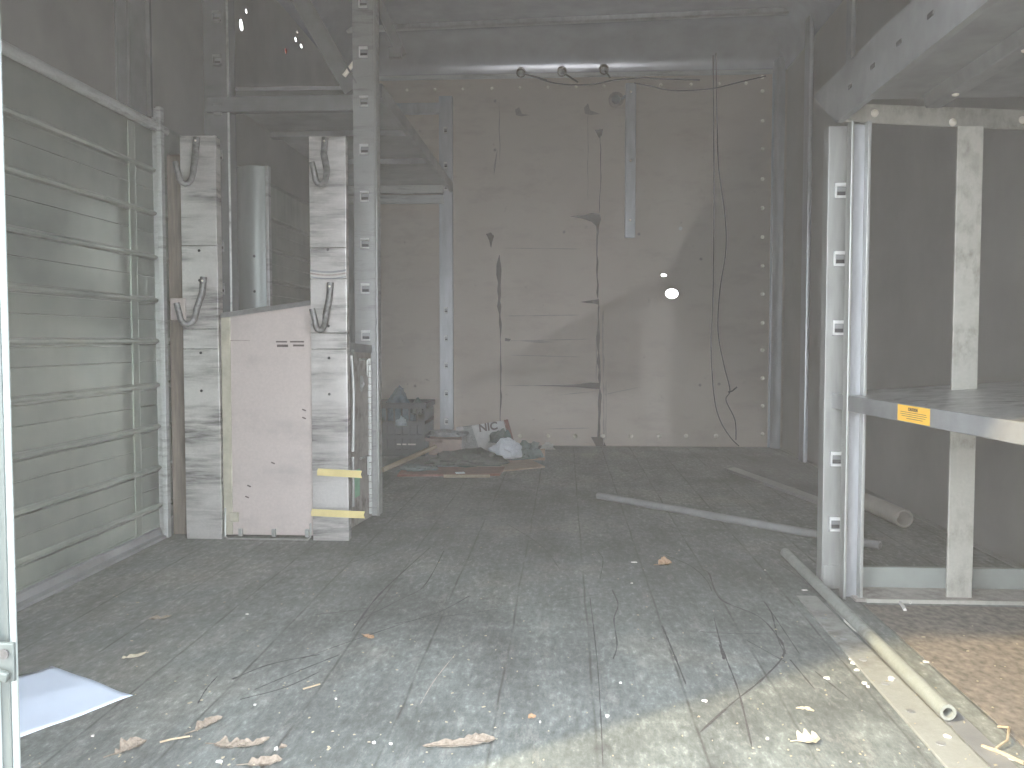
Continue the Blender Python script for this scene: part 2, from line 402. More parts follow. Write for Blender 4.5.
def wline(pts, w, mat='grease', jit=.3, name='grease_streak'):
    P3 = []; W = []
    for i in range(len(pts)-1):
        (x0, y0), (x1, y1) = pts[i], pts[i+1]
        n = max(2, int(math.hypot(x1-x0, y1-y0)/7))
        for k in range(n):
            t = k/n; P3.append(at_y(x0+(x1-x0)*t+random.uniform(-.5,.5), y0+(y1-y0)*t, YB)); W.append(w*(1+random.uniform(-jit, jit)*2))
    P3.append(at_y(*pts[-1], YB)); W.append(w*.2); W[0] = w*.2
    MB().ribbon(P3, W, (0,-1,0), .0008+random.random()*.0005).build(name, M[mat], back)
wline([(500.5,262),(500,310),(501,360),(500,440)], .008)
wline([(499,255),(498.5,275),(500,330)], .016)
wline([(598,220),(597,262),(598,300)], .008)
wline([(599,300),(598,345),(600,386)], .014); wline([(597,318),(596.5,384)], .006, 'grease_faint'); wline([(603,310),(603.5,445)], .008, 'grease_faint')
wline([(600,388),(599,420),(599,446)], .014); wline([(606,380),(606,440)], .005, 'grease_faint')
wline([(600,128),(601,170),(599,215)], .003); wline([(588,112),(588,200)], .003, 'grease_faint')
wall_mark('grease_smear', [(570,216.5),(585,215),(592,213),(600,214),(601,219),(599,226),(598,240),(596,226),(592,222),(584,219)])
wall_mark('grease_smear', [(580,302),(590,300.5),(599,299),(599,305),(594,303.5),(588,303)])
wall_mark('grease_smear', [(530,385.5),(560,385),(580,384),(590,382.5),(600,383),(600,389),(590,388.5),(575,387)])
wall_mark('grease_smear', [(505,338),(511,339),(509,341.5),(505,341)])
wall_mark('grease_smear', [(520,341),(540,340.5),(555,342),(540,343)], 'grease_faint')
wall_mark('grease_smear', [(486,234),(491,232.5),(494,236),(492.5,241),(491,248),(489,240)])
wall_mark('grease_smear', [(515,110),(519,107),(522,114),(530,115),(521,116.5),(516,115)], 'grease_faint')
wall_mark('grease_smear', [(584,108),(588,103),(590,110),(600,114),(590,115),(585,113.5)], 'grease_faint')
wall_mark('grease_smear', [(595,130),(603,129),(602,135),(599,138)], 'grease')
wall_mark('grease_smear', [(591,437),(602,437),(606,446),(596,446)], 'grease')
wline([(503,385.5),(535,385.5)], .004, 'grease_faint'); wline([(505,341),(590,339)], .004, 'grease_faint')
wline([(505,316),(580,315)], .004, 'grease_faint'); wline([(503,248),(580,249)], .003, 'grease_faint'); wline([(510,355),(580,357)], .004, 'grease_faint')
wline([(500,160),(499,100)], .004, 'grease_faint'); wline([(497,150),(494,175)], .01, 'grease_faint'); wline([(560,395),(598,391)], .004, 'grease_faint')
wline([(545,429),(590,428)], .006, 'grease_faint'); wline([(602,395),(640,387)], .003, 'grease_faint')
for x, y in [(564,232),(495,101),(495,150),(701,259),(700,385),(719,384),(639,234),(415,386),(780,429)]:
    if x < 765: MB().cyl(at_y(x, y, YB), (0,-1,0), .009, .0015, 9).build('dirt_spot', M['grease_faint'], back)
# drip flange along the top of the panel
MB().box(XL, XR-.05, YB-.012, YB, 2.125, 2.150, bev=.002).build('top_flange', M['alu'], back)

a = at_y(625.5, 84, YB); b_ = at_y(635, 238, YB)
t = thing('metal_strip', (b_.x, YB-.02, b_.z), 'narrow grey metal strip fixed upright high on the cream back wall', 'metal strip')
MB().box(a.x, b_.x, YB-.022, YB-.001, b_.z, a.z, bev=.003).build('channel', M['alu_blue'], t)
for z in (a.z-.05, (a.z+b_.z)/2, b_.z+.1): MB().cyl(((a.x+b_.x)/2, YB-.022, z), (0,-1,0), .007, .004, 10, dome=1).build('screw', M['bolt'], t)
c = at_y(616, 100, YB)
t = thing('round_vent_cap', (c.x, YB, c.z), 'small round dark cap on the back wall beside the top of the upright strip', 'vent cap')
MB().cyl((c.x, YB-.002, c.z), (0,-1,0), .044, .010, 24).build('disc', M['grease_faint'], t, smooth=True)
MB().cyl((c.x, YB-.012, c.z), (0,-1,0), .026, .010, 20, dome=1).build('hub', M['alu_dark'], t, smooth=True)
MB().tube([(c.x+.03, YB-.012, c.z), (c.x+.055, YB-.01, c.z+.02)], .008, 8).build('lead', M['alu_dark'], t)

# three light sockets on the cove with their leads, and the loom along the wall top
for i, (px, py, ex, ey, lab) in enumerate([(521,72,547,81,'leftmost of the three small round lamp sockets on the roof cove, its lead running right'),
        (562,71,578,83,'middle one of the three small round lamp sockets on the roof cove'),
        (604,69,610,78,'rightmost of the three small round lamp sockets on the roof cove, its lead hanging straight')]):
    c = at_y(px, py, YB-.03); e = at_y(ex, ey, YB-.02)
    t = thing('lamp_socket', c, lab, 'lamp socket', 'lamp sockets on the roof cove')
    d = Vector((0,-.8,-.6)).normalized()
    MB().cyl(c-d*.005, d, .027, .022, 20).build('rim', M['wire'], t, smooth=True)
    MB().cyl(c+d*.017, d, .019, .012, 16, dome=1).build('bulb_cap', M['alu_dark'], t, smooth=True)
    MB().tube([c+d*.012, c+(e-c)*.3+Vector((0,-.03,-.01)), c+(e-c)*.7+Vector((0,-.02,-.005)), e+Vector((0,-.01,0))], .005, 8).build('lead', M['wire'], t, smooth=True)
def cable(name, pts, r, label, Y=YB-.014):
    r = r*.68
    P3 = [at_y(x, y, Y) for x, y in pts]; out = []
    for i in range(len(P3)-1):          # catmull-rom
        p0, p1_, p2_, p3_ = P3[max(i-1,0)], P3[i], P3[i+1], P3[min(i+2,len(P3)-1)]
        for k in range(5):
            u = k/5; out.append(.5*((2*p1_)+(-p0+p2_)*u+(2*p0-5*p1_+4*p2_-p3_)*u*u+(-p0+3*p1_-3*p2_+p3_)*u**3))
    out.append(P3[-1])
    return tag(MB().tube(out, r, 7).build(name, M['wire'], smooth=True), label, 'cable')
cable('cable', [(540,79),(560,84),(590,84.5),(615,80),(640,78),(663,79),(700,80)], .006, 'dark cable run along the seam just under the lamp sockets', YB-.022)
cable('cable', [(634,83),(650,86),(668,90),(690,90.5),(715,88),(740,82),(766,76)], .005, 'dark cable sagging below the wall top at right of the upright strip', YB-.020)
cable('cable', [(713,50),(713.5,100),(714,200),(713,300),(711,345),(714,395),(720,420),(731,438),(739,446)], .0045, 'straighter of the two thin cables hanging down the back wall to the floor', YB-.03)
cable('cable', [(716,52),(717,120),(719,170),(725,215),(726,250),(720,290),(718,330),(724,365),(730,390),(726,400),(735,420),(736,440)], .0045, 'wavy thin cable hanging down the back wall, bulging right halfway', YB-.040)
t = cable('cable', [(728,392),(732,391),(737,387)], .006, 'short twisted tail of cable sticking out low on the back wall', YB-.04)

# ---------------------------------------------------------------- slotted uprights
def slot_clip(x, y, z, w, parent, mt='alu_bright'):
    MB().box(x-w/2, x+w/2, y-.0015, y, z-.022, z+.016).build('slot', M['alu_dark'], parent)
    MB().box(x-w/2+.004, x+w/2-.003, y-.002, y-.0014, z-.013, z-.004).build('slot_hole', M['black_rubber'], parent)
    c = MB(); c.box(x-w/2, x+w/2, y-.011, y-.001, z+.008, z+.016, bev=.001); c.box(x-w/2, x+w/2, y-.009, y-.001, z-.020, z-.014, bev=.001)
    c.box(x-w/2, x-w/2+.003, y-.009, y-.001, z-.018, z+.012)
    c.build('clip', M['clip' if mt == 'alu_bright' else mt], parent)
def channel_post(m, x0, x1, y0, z0, z1, depth=.05, th=.004):
    m.box(x0, x1, y0, y0+th, z0, z1, bev=.001); m.box(x0, x0+th, y0+th, y0+depth, z0, z1); m.box(x1-th, x1, y0+th, y0+depth, z0, z1)
    return m

# left shelving: deck against the wall and back of the truck, two front uprights, one back upright
YF = 3.12
rack = thing('shelving_rack', (-.96, 4.2, 0), 'tall dull metal shelving rack along the left side with slotted uprights and one high deck', 'shelving')
up = channel_post(MB(), -.735, -.654, YF, 0, ZC-.03, .06).build('upright', M['mid_metal'], rack)
MB().tube([(-.656, YF-.002, 0), (-.656, YF-.002, ZC-.03)], .005, 8).build('edge_bead', M['alu_bright'], up, smooth=True)
for py in (2, 52, 101, 149, 196, 243, 288, 335):
    z = at_y(367, py, YF).z; slot_clip(-.696, YF, z, .030, up)
up = channel_post(MB(), -1.266, -1.174, YF+.01, 0, ZC-.03, .06).build('upright', M['shade_metal'], rack)
MB().tube([(-1.178, YF+.008, 0), (-1.178, YF+.008, ZC-.03)], .004, 8).build('edge_bead', M['alu'], up, smooth=True)
for py in (15, 59, 108, 155, 245, 288):
    z = at_y(221, py, YF).z; slot_clip(-1.215, YF+.01, z, .028, up, 'alu_dark')
up = channel_post(MB(), -.728, -.652, YB-.05, 0, 2.02, .045).build('upright', M['alu_blue'], rack)
for py in (187, 310, 338, 365, 393, 421, 440, 130, 165):
    z = at_y(448, py, YB-.05).z; slot_clip(-.690, YB-.05, z, .020, up, 'alu_bright' if py == 421 else 'alu')
MB().box(XL+.02, -.735, YF+.0, YF+.035, 1.415, 1.468, bev=.003).build('front_beam', M['shade_metal'], rack)
dk = MB().box(XL+.02, -.66, YF+.07, YB-.055, 1.505, 1.518).build('deck', M['alu_dark'], rack)
MB().box(-.664, -.645, YF+.062, YB-.055, 1.470, 1.522, bev=.002).build('edge_lip', M['alu_dark'], dk)
MB().box(XL+.02, -.70, YB-.10, YB-.052, 1.46, 1.512, bev=.004).box(XL+.02, -.70, YB-.075, YB-.055, 1.405, 1.455, bev=.004).build('rear_beam', M['alu'], rack)
MB().box(XL+.06, -.728, YB-.045, YB-.005, 1.925, 1.985, bev=.003).build('wall_bracket', M['alu_blue'], rack)
for y in (3.8, 4.4): MB().box(XL+.02, -.67, y, y+.05, 1.478, 1.505, bev=.004).build('deck_rib', M['alu_dark'], dk)
# diagonal brace of the end frame
A = at_y(352, 90, YF+.03); B = at_y(296, -8, YF+.03)
d = (B-A).normalized(); n_ = Vector((d.z, 0, -d.x))
MB().prism([A-n_*.03, A+n_*.03, B+n_*.03, B-n_*.03], (0, .006, 0)).prism([A+n_*.024, A+n_*.03, B+n_*.03, B+n_*.024], (0, -.03, 0)).build('brace', M['shade_metal'], rack)
A = at_y(402, 56, 3.6); B = at_y(374, -6, 3.6); d = (B-A).normalized(); n_ = Vector((d.z, 0, -d.x))
MB().prism([A-n_*.02, A+n_*.02, B+n_*.02, B-n_*.02], (0, .006, 0)).prism([A-n_*.02, A-n_*.014, B-n_*.014, B-n_*.02], (0, -.02, 0)).box(A.x-.05, A.x, 3.58, 3.61, A.z-.01, A.z+.03).build('brace', M['shade_metal'], rack)
A = at_y(344, 76, YF+.02); B = at_y(356, 60, YF+.02)
MB().tube([A, B], .008, 8).build('brace_bolt', M['bolt'], rack)

# ---------------------------------------------------------------- hooked planks, pale panel
YP = 2.715
def hook(x, ztop, dx, lean, parent):
    y = YP-.012
    h = .15
    p = [(x, y, ztop), (x-.003, y-.006, ztop-.05), (x+lean, y-.014, ztop-.10)]
    cx, cz = x+lean-dx/2, ztop-.115
    for k in range(7):
        a = k/6*PI; p.append((cx+dx/2*math.cos(a), y-.02-.02*math.sin(a/2), cz-.03*math.sin(a)))
    p.append((cx-dx/2-.008, y-.042, cz+.035))
    o = MB().tube(p, [.0105]*3+[.0095]*7+[.009], 12).build('hook', M['steel_hook'], parent, smooth=True)
    MB().cyl((x, y-.010, ztop-.012), (0,-1,0), .0035, .006, 10, dome=1).build('hook_screw', M['bolt'], o)
def plank(x0, x1, ztop, seams, screws, hooks, lab):
    t = thing('hook_plank', ((x0+x1)/2, YP, 0), lab, 'plank', 'upright metal planks with hooks')
    m = MB(); edges = [0]+seams+[ztop]
    for i in range(len(edges)-1):
        off = .0015*(i % 2)
        m.box(x0+.001*(i % 2), x1, YP-off, YP+.014, edges[i]+.0008, edges[i+1]-.0008, bev=.0015)
    m.box(x0+.003, x0+.007, YP+.014, YP+.045, 0, ztop-.004); m.box(x1-.007, x1-.003, YP+.014, YP+.045, 0, ztop-.004)
    m.build('board', M['alu_plank'], t)
    for z in screws: MB().cyl(((x0+x1)/2, YP-.002, z), (0,-1,0), .0045, .003, 8, dome=1).build('screw', M['black_rubber'], t)
    for h in hooks: hook(*h, t)
    return t
def zp(py): return at_y(300, py, YP).z
P1 = plank(-1.176, -1.064, zp(134), [zp(349), zp(329), zp(245)], [zp(250), zp(353), zp(391), zp(280)], [(-1.117, zp(137), .036, -.006), (-1.103, zp(277), .042, -.018)],
      'upright scuffed metal plank with two hooks, the one nearer the ribbed left wall')
P2 = plank(-.776, -.664, zp(136), [zp(349), zp(333), zp(279), zp(248)], [zp(250), zp(326), zp(358), zp(394)], [(-.722, zp(139), .030, .008), (-.710, zp(283), .026, -.012)],
      'upright scuffed metal plank with two hooks and yellow tape, beside the slotted upright')
# three thin curved bands of flat colour across the taped plank
for k, (zz, mt) in enumerate([(zp(271), 'alu_dark'), (zp(274), 'grease_faint'), (zp(277.5), 'alu_dark')]):
    MB().ribbon([(-.776+.112*i/10, YP, zz-.006*math.sin(i/10*PI)+.002) for i in range(11)], .006-.001*k, (0,-1,0), .002).build('curved_band', M[mt], P2)
for py, x0, x1 in ((472, 317, 362), (512.5, 311, 365)):
    A = at_y(x0, py, YP-.006); B = at_y(x1, py+2.5, YP-.006)
    m = MB(); m.prism([(A.x, YP-.004, A.z-.011), (B.x, YP-.004, B.z-.011), (B.x-.004, YP-.004, B.z), (B.x, YP-.004, B.z+.011), (A.x+.003, YP-.004, A.z+.011), (A.x, YP-.004, A.z+.002)], (0, -.0015, 0))
    m.build('tape_strip', M['tape'], P2, label='yellow tape strip')

xl, xr = -1.062, -.778
t = thing('partition_board', ((xl+xr)/2, YP+.02, 0), 'pinkish white sheet panel with a slanted top standing between the two hooked planks', 'panel')
zt0, zt1 = at_y(222, 313, YP).z, at_y(316, 300, YP).z
MB().prism([(xl+.02, YP+.016, .012), (xr, YP+.016, .012), (xr, YP+.016, zt1-.012), (xl+.02, YP+.016, zt0-.012)], (0,.012,0)).build('sheet', M['cream_sheet'], t, bev=.003)
MB().prism([(xl, YP+.012, .012), (xl+.028, YP+.012, .012), (xl+.030, YP+.012, zt0-.012), (xl, YP+.012, zt0-.012)], (0,.012,0)).build('side_strip', M['yellow_edge'], t, bev=.003)
MB().prism([(xl, YP+.004, zt0-.016), (xr, YP+.004, zt1-.016), (xr, YP+.02, zt1), (xl, YP+.02, zt0)], (0,.01,.002)).build('folded_lip', M['alu_bright'], t, bev=.002)
MB().tube([(xl+.012, YP-.004, .10), (xl+.012, YP-.006, .012), (xl+.02, YP-.008, .005), (xr-.012, YP-.008, .005), (xr-.004, YP-.006, .012), (xr-.004, YP-.004, .055)], .003, 8).build('wire_rim', M['alu_bright'], t, smooth=True)
for x in (xl+.05, xl+.155, xl+.26): MB().box(x, x+.012, YP, YP+.012, .010, .034, bev=.002).build('foot_tab', M['alu_bright'], t)
MB().box(xl+.022, xl+.05, YP, YP+.012, .055, .085, bev=.003).build('catch', M['yellow_edge'], t)
for (x0, x1, y0, y1) in ((276, 287, 341, 342.5), (277, 288, 344.5, 347), (290, 304, 341, 342.5), (293, 304, 344.5, 346.5), (230, 250, 340, 341)):
    A = at_y(x0, y0, YP+.015); B = at_y(x1, y1, YP+.015)
    MB().box(A.x, B.x, YP+.0145, YP+.0158, B.z, A.z).build('scuff_mark', M['grease' if x0 > 260 else 'grease_faint'], t)
for (x, y) in ((249, 486), (247, 497), (304, 410), (304, 418), (273, 463)):
    A = at_y(x, y, YP+.015); MB().box(A.x-.006, A.x+.006, YP+.0145, YP+.0158, A.z-.002, A.z+.002, rot=(0,.4,0)).build('scuff_mark', M['grease'], t)

# wall bracket tab and wooden strip beside the first plank
A = at_y(170, 298, 2.70); B = at_y(185, 320, 2.70)
tag(MB().box(A.x, B.x, 2.700, 2.712, B.z, A.z, bev=.003).build('bracket_plate', M['cream_sheet']), 'small square pale bracket plate joining the wall frame post to the left hooked plank', 'bracket')
tag(MB().box(at_y(171,400,2.78).x, at_y(190,400,2.78).x, 2.78, 2.82, 0, 1.20, bev=.003).build('wood_strip', M['wood']), 'narrow upright brown wooden strip between the wall frame post and the left plank', 'wood strip')
A = at_y(236, 167, 3.32); B = at_y(272, 330, 3.32)
t = thing('sheet_metal_duct', ((A.x+B.x)/2, 3.32, 0), 'smooth upright metal sheet with a rounded fold standing behind the pale panel', 'metal sheet')
pts = []
for i in range(13):
    u = i/12; x = A.x+(B.x-A.x)*u; pts.append((x, 3.32-.028*math.sin(min(1, u*1.15)*PI*.9), 0))
MB().prism(pts+[(p[0], p[1]+.004, 0) for p in pts[::-1]], (0,0,A.z)).build('sheet', M['duct'], t, smooth=True)
MB().box(B.x-.012, B.x, 3.30, 3.33, 0, A.z+.0, bev=.002).build('side_fold', M['alu'], t)
for z in (.80, .93): MB().cyl(((A.x+B.x)/2+.01, 3.293, z), (0,-1,0), .005, .003, 8).build('hole', M['black_rubber'], t)

# narrow hinged gate leaf between the taped plank and the slotted upright
G0 = Vector((-.706, 2.78, 0)); G1 = Vector((-.672, 3.09, 0)); gd = (G1-G0).normalized(); gn = Vector((gd.y, -gd.x, 0))
t = thing('gate_leaf', (-.69, 3.0, 0), 'narrow dark metal gate leaf with latch rod and hinge between taped plank and slotted upright', 'gate')
def gp(u, z, off=0): return G0+gd*(G1-G0).length*u+gn*off+Vector((0,0,z))
MB().prism([gp(0,.005), gp(1,.005), gp(1,.595), gp(0,.605)], gn*-.012).build('leaf', M['dark_plate'], t, bev=.002)
MB().prism([gp(-.03,.585,.004), gp(1.0,.575,.004), gp(1.0,.602,.004), gp(-.03,.615,.004)], gn*-.02).build('top_cap', M['alu_dark'], t)
MB().tube([gp(.28,.08,.012), gp(.28,.24,.012)], .005, 8).build('latch_rod', M['alu_bright'], t, smooth=True)
MB().tube([gp(.26,.26,.014), gp(.28,.45,.016), gp(.26,.57,.012), gp(.34,.585,.008)], .006, 8).build('latch_rod', M['alu_bright'], t, smooth=True)
m = MB()
for k in range(24):
    z = .02+k*.0225
    m.tube([gp(.90, z, .005), gp(.90, z+.019, .005)], .006, 8)
m.build('hinge', M['alu'], t, smooth=True)
m = MB(); m.tube([gp(.58,.50,.01), gp(.62,.475,.014), gp(.58,.45,.01), gp(.54,.475,.012), gp(.58,.50,.01)], .004, 8, cap=False); m.build('ring_pull', M['alu_bright'], t, smooth=True)
MB().tube([gp(.55,.555,.008), gp(.80,.555,.008), gp(.80,.50,.008)], .004, 6).build('wire_clip', M['alu_bright'], t)
MB().tube([gp(.55,.225,.008), gp(.80,.225,.008), gp(.80,.16,.008)], .004, 6).build('wire_clip', M['alu_bright'], t)
MB().prism([gp(.42,.10,.002), gp(.58,.10,.002), gp(.58,.19,.002), gp(.42,.19,.002)], gn*-.003).build('sticker', M['green_sticker'], t, label='green sticker')

# ---------------------------------------------------------------- right shelving unit
rr = thing('shelving_rack', (.93, 1.8, 0), 'pale metal shelving rack on the right with yellow warning label on its lower shelf', 'shelving')
up = channel_post(MB(), .641, .691, 2.262, 0, 1.14, .045).build('upright', M['alu_bright'], rr)
for py in (112, 190, 258, 327, 458, 523):
    z = at_y(843, py, 2.262).z; slot_clip(.671, 2.262, z, .028, up)
MB().box(.644, .688, 2.258, 2.262, .005, .06, bev=.003).build('foot_plate', M['alu_bright'], up)
m = MB(); m.box(.665, .711, 2.195, 2.199, 0, 1.13); m.box(.665, .672, 2.165, 2.195, 0, 1.13, bev=.002); m.box(.703, .711, 2.165, 2.195, 0, 1.13, bev=.002)
up = m.build('upright', M['alu_bright'], rr)
MB().box(.6725, .7025, 2.187, 2.1945, .002, 1.125).build('channel_web', M['alu_blue'], up)
MB().box(.912, .971, 2.180, 2.188, 0, 1.118, bev=.002).build('slat', M['galv_pale'], rr, label='flat pale mottled upright slat')
MB().box(.712, XR-.005, 2.262, 2.277, 0, .056, bev=.002).build('base_bar', M['base_bar'], rr)
MB().box(.690, XR-.005, 2.150, 2.260, 0, .006).build('base_plate', M['dark_plate'], rr)
MB().box(.714, XR-.005, 2.143, 2.150, 0, .009).build('base_edge', M['galv_pale'], rr)
# lower shelf: tilted deck with a folded lip on the aisle side
def lx(y): return .657+(2.333-y)*.087
def dz(x): return .487+.06*(x-.66)
deck_pts = [(lx(2.333), 2.333, .487), (lx(1.08), 1.08, .487), (XR-.01, 1.08, dz(XR)), (XR-.01, 2.333, dz(XR))]
dl = MB().prism(deck_pts, (0,0,-.005)).build('lower_deck', M['deck'], rr)
MB().prism([(lx(2.333)-.004, 2.333, .452), (lx(1.08)-.004, 1.08, .452), (lx(1.08)+.003, 1.08, .452), (lx(2.333)+.003, 2.333, .452)], (0,0,.037)).build('aisle_lip', M['alu_dark'], dl, bev=.002)
MB().prism([(lx(2.333), 2.333, .455), (XR-.01, 2.333, .49), (XR-.01, 2.333, dz(XR)), (lx(2.333), 2.333, .487)], (0,-.005,0)).build('end_lip', M['alu_dark'], dl)
ya, yb = 1.905, 1.770
def lab_pt(u, z, off=.0055): y = ya+(yb-ya)*u; return Vector((lx(y)-off, y, z))
MB().prism([lab_pt(0,.4545,.0048), lab_pt(1,.4545,.0048), lab_pt(1,.4875,.0048), lab_pt(0,.4875,.0048)], (-.0006,0,0)).build('warning_label', M['label_y'], dl, label='yellow warning label')
lm = MB()
for (u0, u1, z0, z1) in ((.10,.90,.4733,.4743),(.10,.92,.4693,.4703),(.14,.88,.4653,.4663),(.30,.80,.4608,.4620)):
    lm.prism([lab_pt(u0,z0), lab_pt(u1,z0), lab_pt(u1,z1), lab_pt(u0,z1)], (-.0003,0,0))
lm.build('label_print', M['ink'], bpy.data.objects['warning_label'])
def text_mesh(name, body, size, mat, parent, origin, xdir, updir):
    cu = bpy.data.curves.new(name, 'FONT'); cu.body = body; cu.size = size; cu.align_x = 'CENTER'; cu.extrude = .0003; cu.offset = size*.03
    tmp = bpy.data.objects.new(name, cu); COL.objects.link(tmp); bpy.context.view_layer.update()
    me = bpy.data.meshes.new_from_object(tmp.evaluated_get(bpy.context.evaluated_depsgraph_get())); COL.objects.unlink(tmp); bpy.data.objects.remove(tmp)
    xd = Vector(xdir).normalized(); ud = Vector(updir).normalized(); nd = xd.cross(ud)
    R = Matrix((xd, ud, nd)).transposed().to_4x4(); me.transform(Matrix.Translation(origin) @ R)
    b = MB(); b.bm.from_mesh(me); bpy.data.meshes.remove(me)
    return b.build(name, M[mat], parent)
text_mesh('label_word', 'CAUTION', .0088, 'ink', bpy.data.objects['warning_label'], lab_pt(.5, .4775, .006), lab_pt(1,0)-lab_pt(0,0), (0,0,1))
# upper shelf seen from below
du = MB().box(.655, XR-.01, 1.00, 2.20, 1.187, 1.195).build('upper_deck', M['alu_dark'], rr)
MB().prism([(.644, 1.0, 1.141), (.644, 2.225, 1.141), (.644, 2.42, 1.254), (.644, 1.0, 1.254)], (.008, 0, 0)).box(.644, .660, 1.00, 2.22, 1.138, 1.142).build('aisle_beam', M['alu_dark'], du)
for y in (2.10, 1.95, 1.80, 1.65, 1.5): MB().box(.6425, .644, y, y+.025, 1.190, 1.199).build('slot', M['scuff'], du)
MB().prism([(.653, 2.215, 1.138), (XR-.01, 2.345, 1.138), (XR-.01, 2.345, 1.186), (.653, 2.215, 1.181)], (0, -.012, 0)).build('end_beam', M['galv_pale'], du, bev=.002)
for x in (.825, 1.065):
    h = MB().prism([(x, 2.17, 1.187), (x+.008, 2.17, 1.157), (x+.044, 2.17, 1.157), (x+.052, 2.17, 1.187)], (0,-1.17,0)).build('hat_channel', M['alu_dark'], du, bev=.003)
    for y in (1.6, 1.75, 2.05): MB().cyl((x+.026, y, 1.157), (0,0,-1), .008, .005, 8, dome=1).build('screw', M['bolt'], h)
for (x, z) in ((.735,1.160), (.936, 1.147), (1.12, 1.160)):
    MB().cyl((x, 2.203+(x-.653)*.233, z), (0,-1,0), .010, .007, 10, dome=1).build('bolt_head', M['bolt'], du)

# ---------------------------------------------------------------- crate and heap at the back left
def cloth(name, c, sx, sy, sz, mat, label, cat, seed, parent=None, amp=.45, sub=4):
    m = MB(); b = bmesh.new(); bmesh.ops.create_icosphere(b, subdivisions=sub, radius=1)
    for v in b.verts:
        n = noise.fractal(v.co*1.6+Vector((seed*3.1, seed, 0)), 1, 2, 4); v.co *= 1+amp*n
        n2 = noise.ridged_multi_fractal(v.co*2.0+Vector((seed, 0, seed)), 1, 2, 3, 1, 2); v.co *= 1+.08*(n2-1)
        if v.co.z < 0: v.co.z *= .15
        v.co = Vector((v.co.x*sx, v.co.y*sy, v.co.z*sz))
    zmin = min(v.co.z for v in b.verts)
    for v in b.verts: v.co += Vector(c)-Vector((0,0,zmin))
    m._merge(b); o = m.build(name, M[mat], parent, smooth=True)
    if label: tag(o, label, cat)
    return o
cx0, cx1, cy0, cy1, ch = -1.08, -.742, 4.74, 5.06, .285
t = thing('plastic_crate', ((cx0+cx1)/2, (cy0+cy1)/2, 0), 'dark blue plastic lattice crate on the floor at the back left', 'crate')
m = MB(); m.box(cx0, cx1, cy0, cy1, 0, .012)
m.box(cx0, cx1, cy0+.006, cy0+.009, .012, .17).box(cx0, cx1, cy1-.009, cy1-.006, .012, .26).box(cx1-.009, cx1-.006, cy0, cy1, .012, .26).box(cx0+.006, cx0+.009, cy0, cy1, .012, .26)
for z0, z1 in ((.012,.035),(.095,.115),(.17,.188),(.255,ch)):
    m.box(cx0, cx1, cy0, cy0+.01, z0, z1, bev=.002); m.box(cx0, cx1, cy1-.01, cy1, z0, z1, bev=.002)
    m.box(cx0, cx0+.01, cy0, cy1, z0, z1, bev=.002); m.box(cx1-.01, cx1, cy0, cy1, z0, z1, bev=.002)
for i in range(9):
    x = cx0+.005+(cx1-cx0-.014)*i/8
    m.box(x, x+.008, cy0, cy0+.009, 0, ch); m.box(x, x+.008, cy1-.009, cy1, 0, ch)
    y = cy0+(cy1-cy0-.009)*i/8
    m.box(cx0, cx0+.009, y, y+.008, 0, ch); m.box(cx1-.009, cx1, y, y+.008, 0, ch)
m.build('body', M['crate'], t)
MB().box(cx0, cx1+.008, cy0-.008, cy0, ch-.03, ch, bev=.003).box(cx1, cx1+.008, cy0, cy1, ch-.03, ch, bev=.003).build('rim', M['crate'], t)
m = MB()
for x in (-.895,-.865,-.835,-.815): m.box(x, x+.022, cy0-.0015, cy0, .060, .068)
m.build('white_mark', M['chip'], t, label='row of short white marks')
cloth('cloth_bundle', (-.92, 4.89, .014), .10, .08, .30, 'cloth_blue', 'bunched blue cloth heaped in and above the lattice crate', 'cloth', 2, amp=.16)
cloth('plastic_bag', (-.80, 4.83, .215), .035, .04, .075, 'cloth_grey', 'small grey green bag poking out of the crate at its right corner', 'bag', 5, amp=.15)
cloth('pale_rag', (-.865, 4.712, .165), .028, .012, .035, 'cloth_light', 'scrap of pale blue rag caught on the front of the crate', 'rag', 8)

def card(name, pts4, th, mat, label, cat, z0):
    m = MB(); m.prism([(x, y, z0) for x, y in pts4], (0,0,th)); return tag(m.build(name, M[mat], bev=.001), label, cat)
def fl(px, py): p = on_floor(px, py); return (p.x, p.y)
tag(MB().prism([(*fl(397,477),.001),(*fl(500,476),.001),(*fl(505,469),.001),(*fl(404,469),.001)], (0,0,.010)).build('cardboard_sheet', M['red_card'], bev=.001), 'flattened reddish cardboard sheet at the front of the rubbish heap', 'cardboard')
tag(MB().tube([on_floor(444,477.5)+Vector((0,-.01,.008)), on_floor(490,477.5)+Vector((0,-.01,.008))], .007, 8).build('wood_stick', M['straw']), 'thin tan stick lying along the front edge of the reddish cardboard', 'stick')
p = on_floor(460, 476); tag(MB().box(p.x-.02, p.x+.02, p.y-.01, p.y+.02, .012, .016, rot=(0,0,.3)).build('paper_scrap', M['chip']), 'tiny white paper scrap on the front edge of the reddish cardboard', 'paper scrap')
t = tag(MB().tube([on_floor(384,472)+Vector((0,-.03,.014)), on_floor(436,463)+Vector((0,-.02,.085))], .012, 8).build('wood_stick', M['straw']), 'long stick leaning on the heap and pointing down left toward the slotted upright', 'stick')
cloth('dark_cloth', (*fl(466,466.5), .009), .17, .11, .058, 'cloth_green', 'flat heap of dark green cloth in the middle of the rubbish', 'cloth', 12)
cloth('dark_cloth', (*fl(418,472), 0), .09, .06, .030, 'cloth_grey', 'low dark rag left of the green cloth, near the crate', 'cloth', 19)
bx = on_floor(436, 457)
t = thing('cardboard_box', (bx.x, bx.y+.1, 0), 'crushed pinkish brown cardboard box between crate and printed carton', 'box')
MB().box(bx.x-.055, bx.x+.12, bx.y+.05, bx.y+.22, .002, .090, rot=(0,.05,.12), bev=.004).build('carton', M['cardboard_pink'], t)
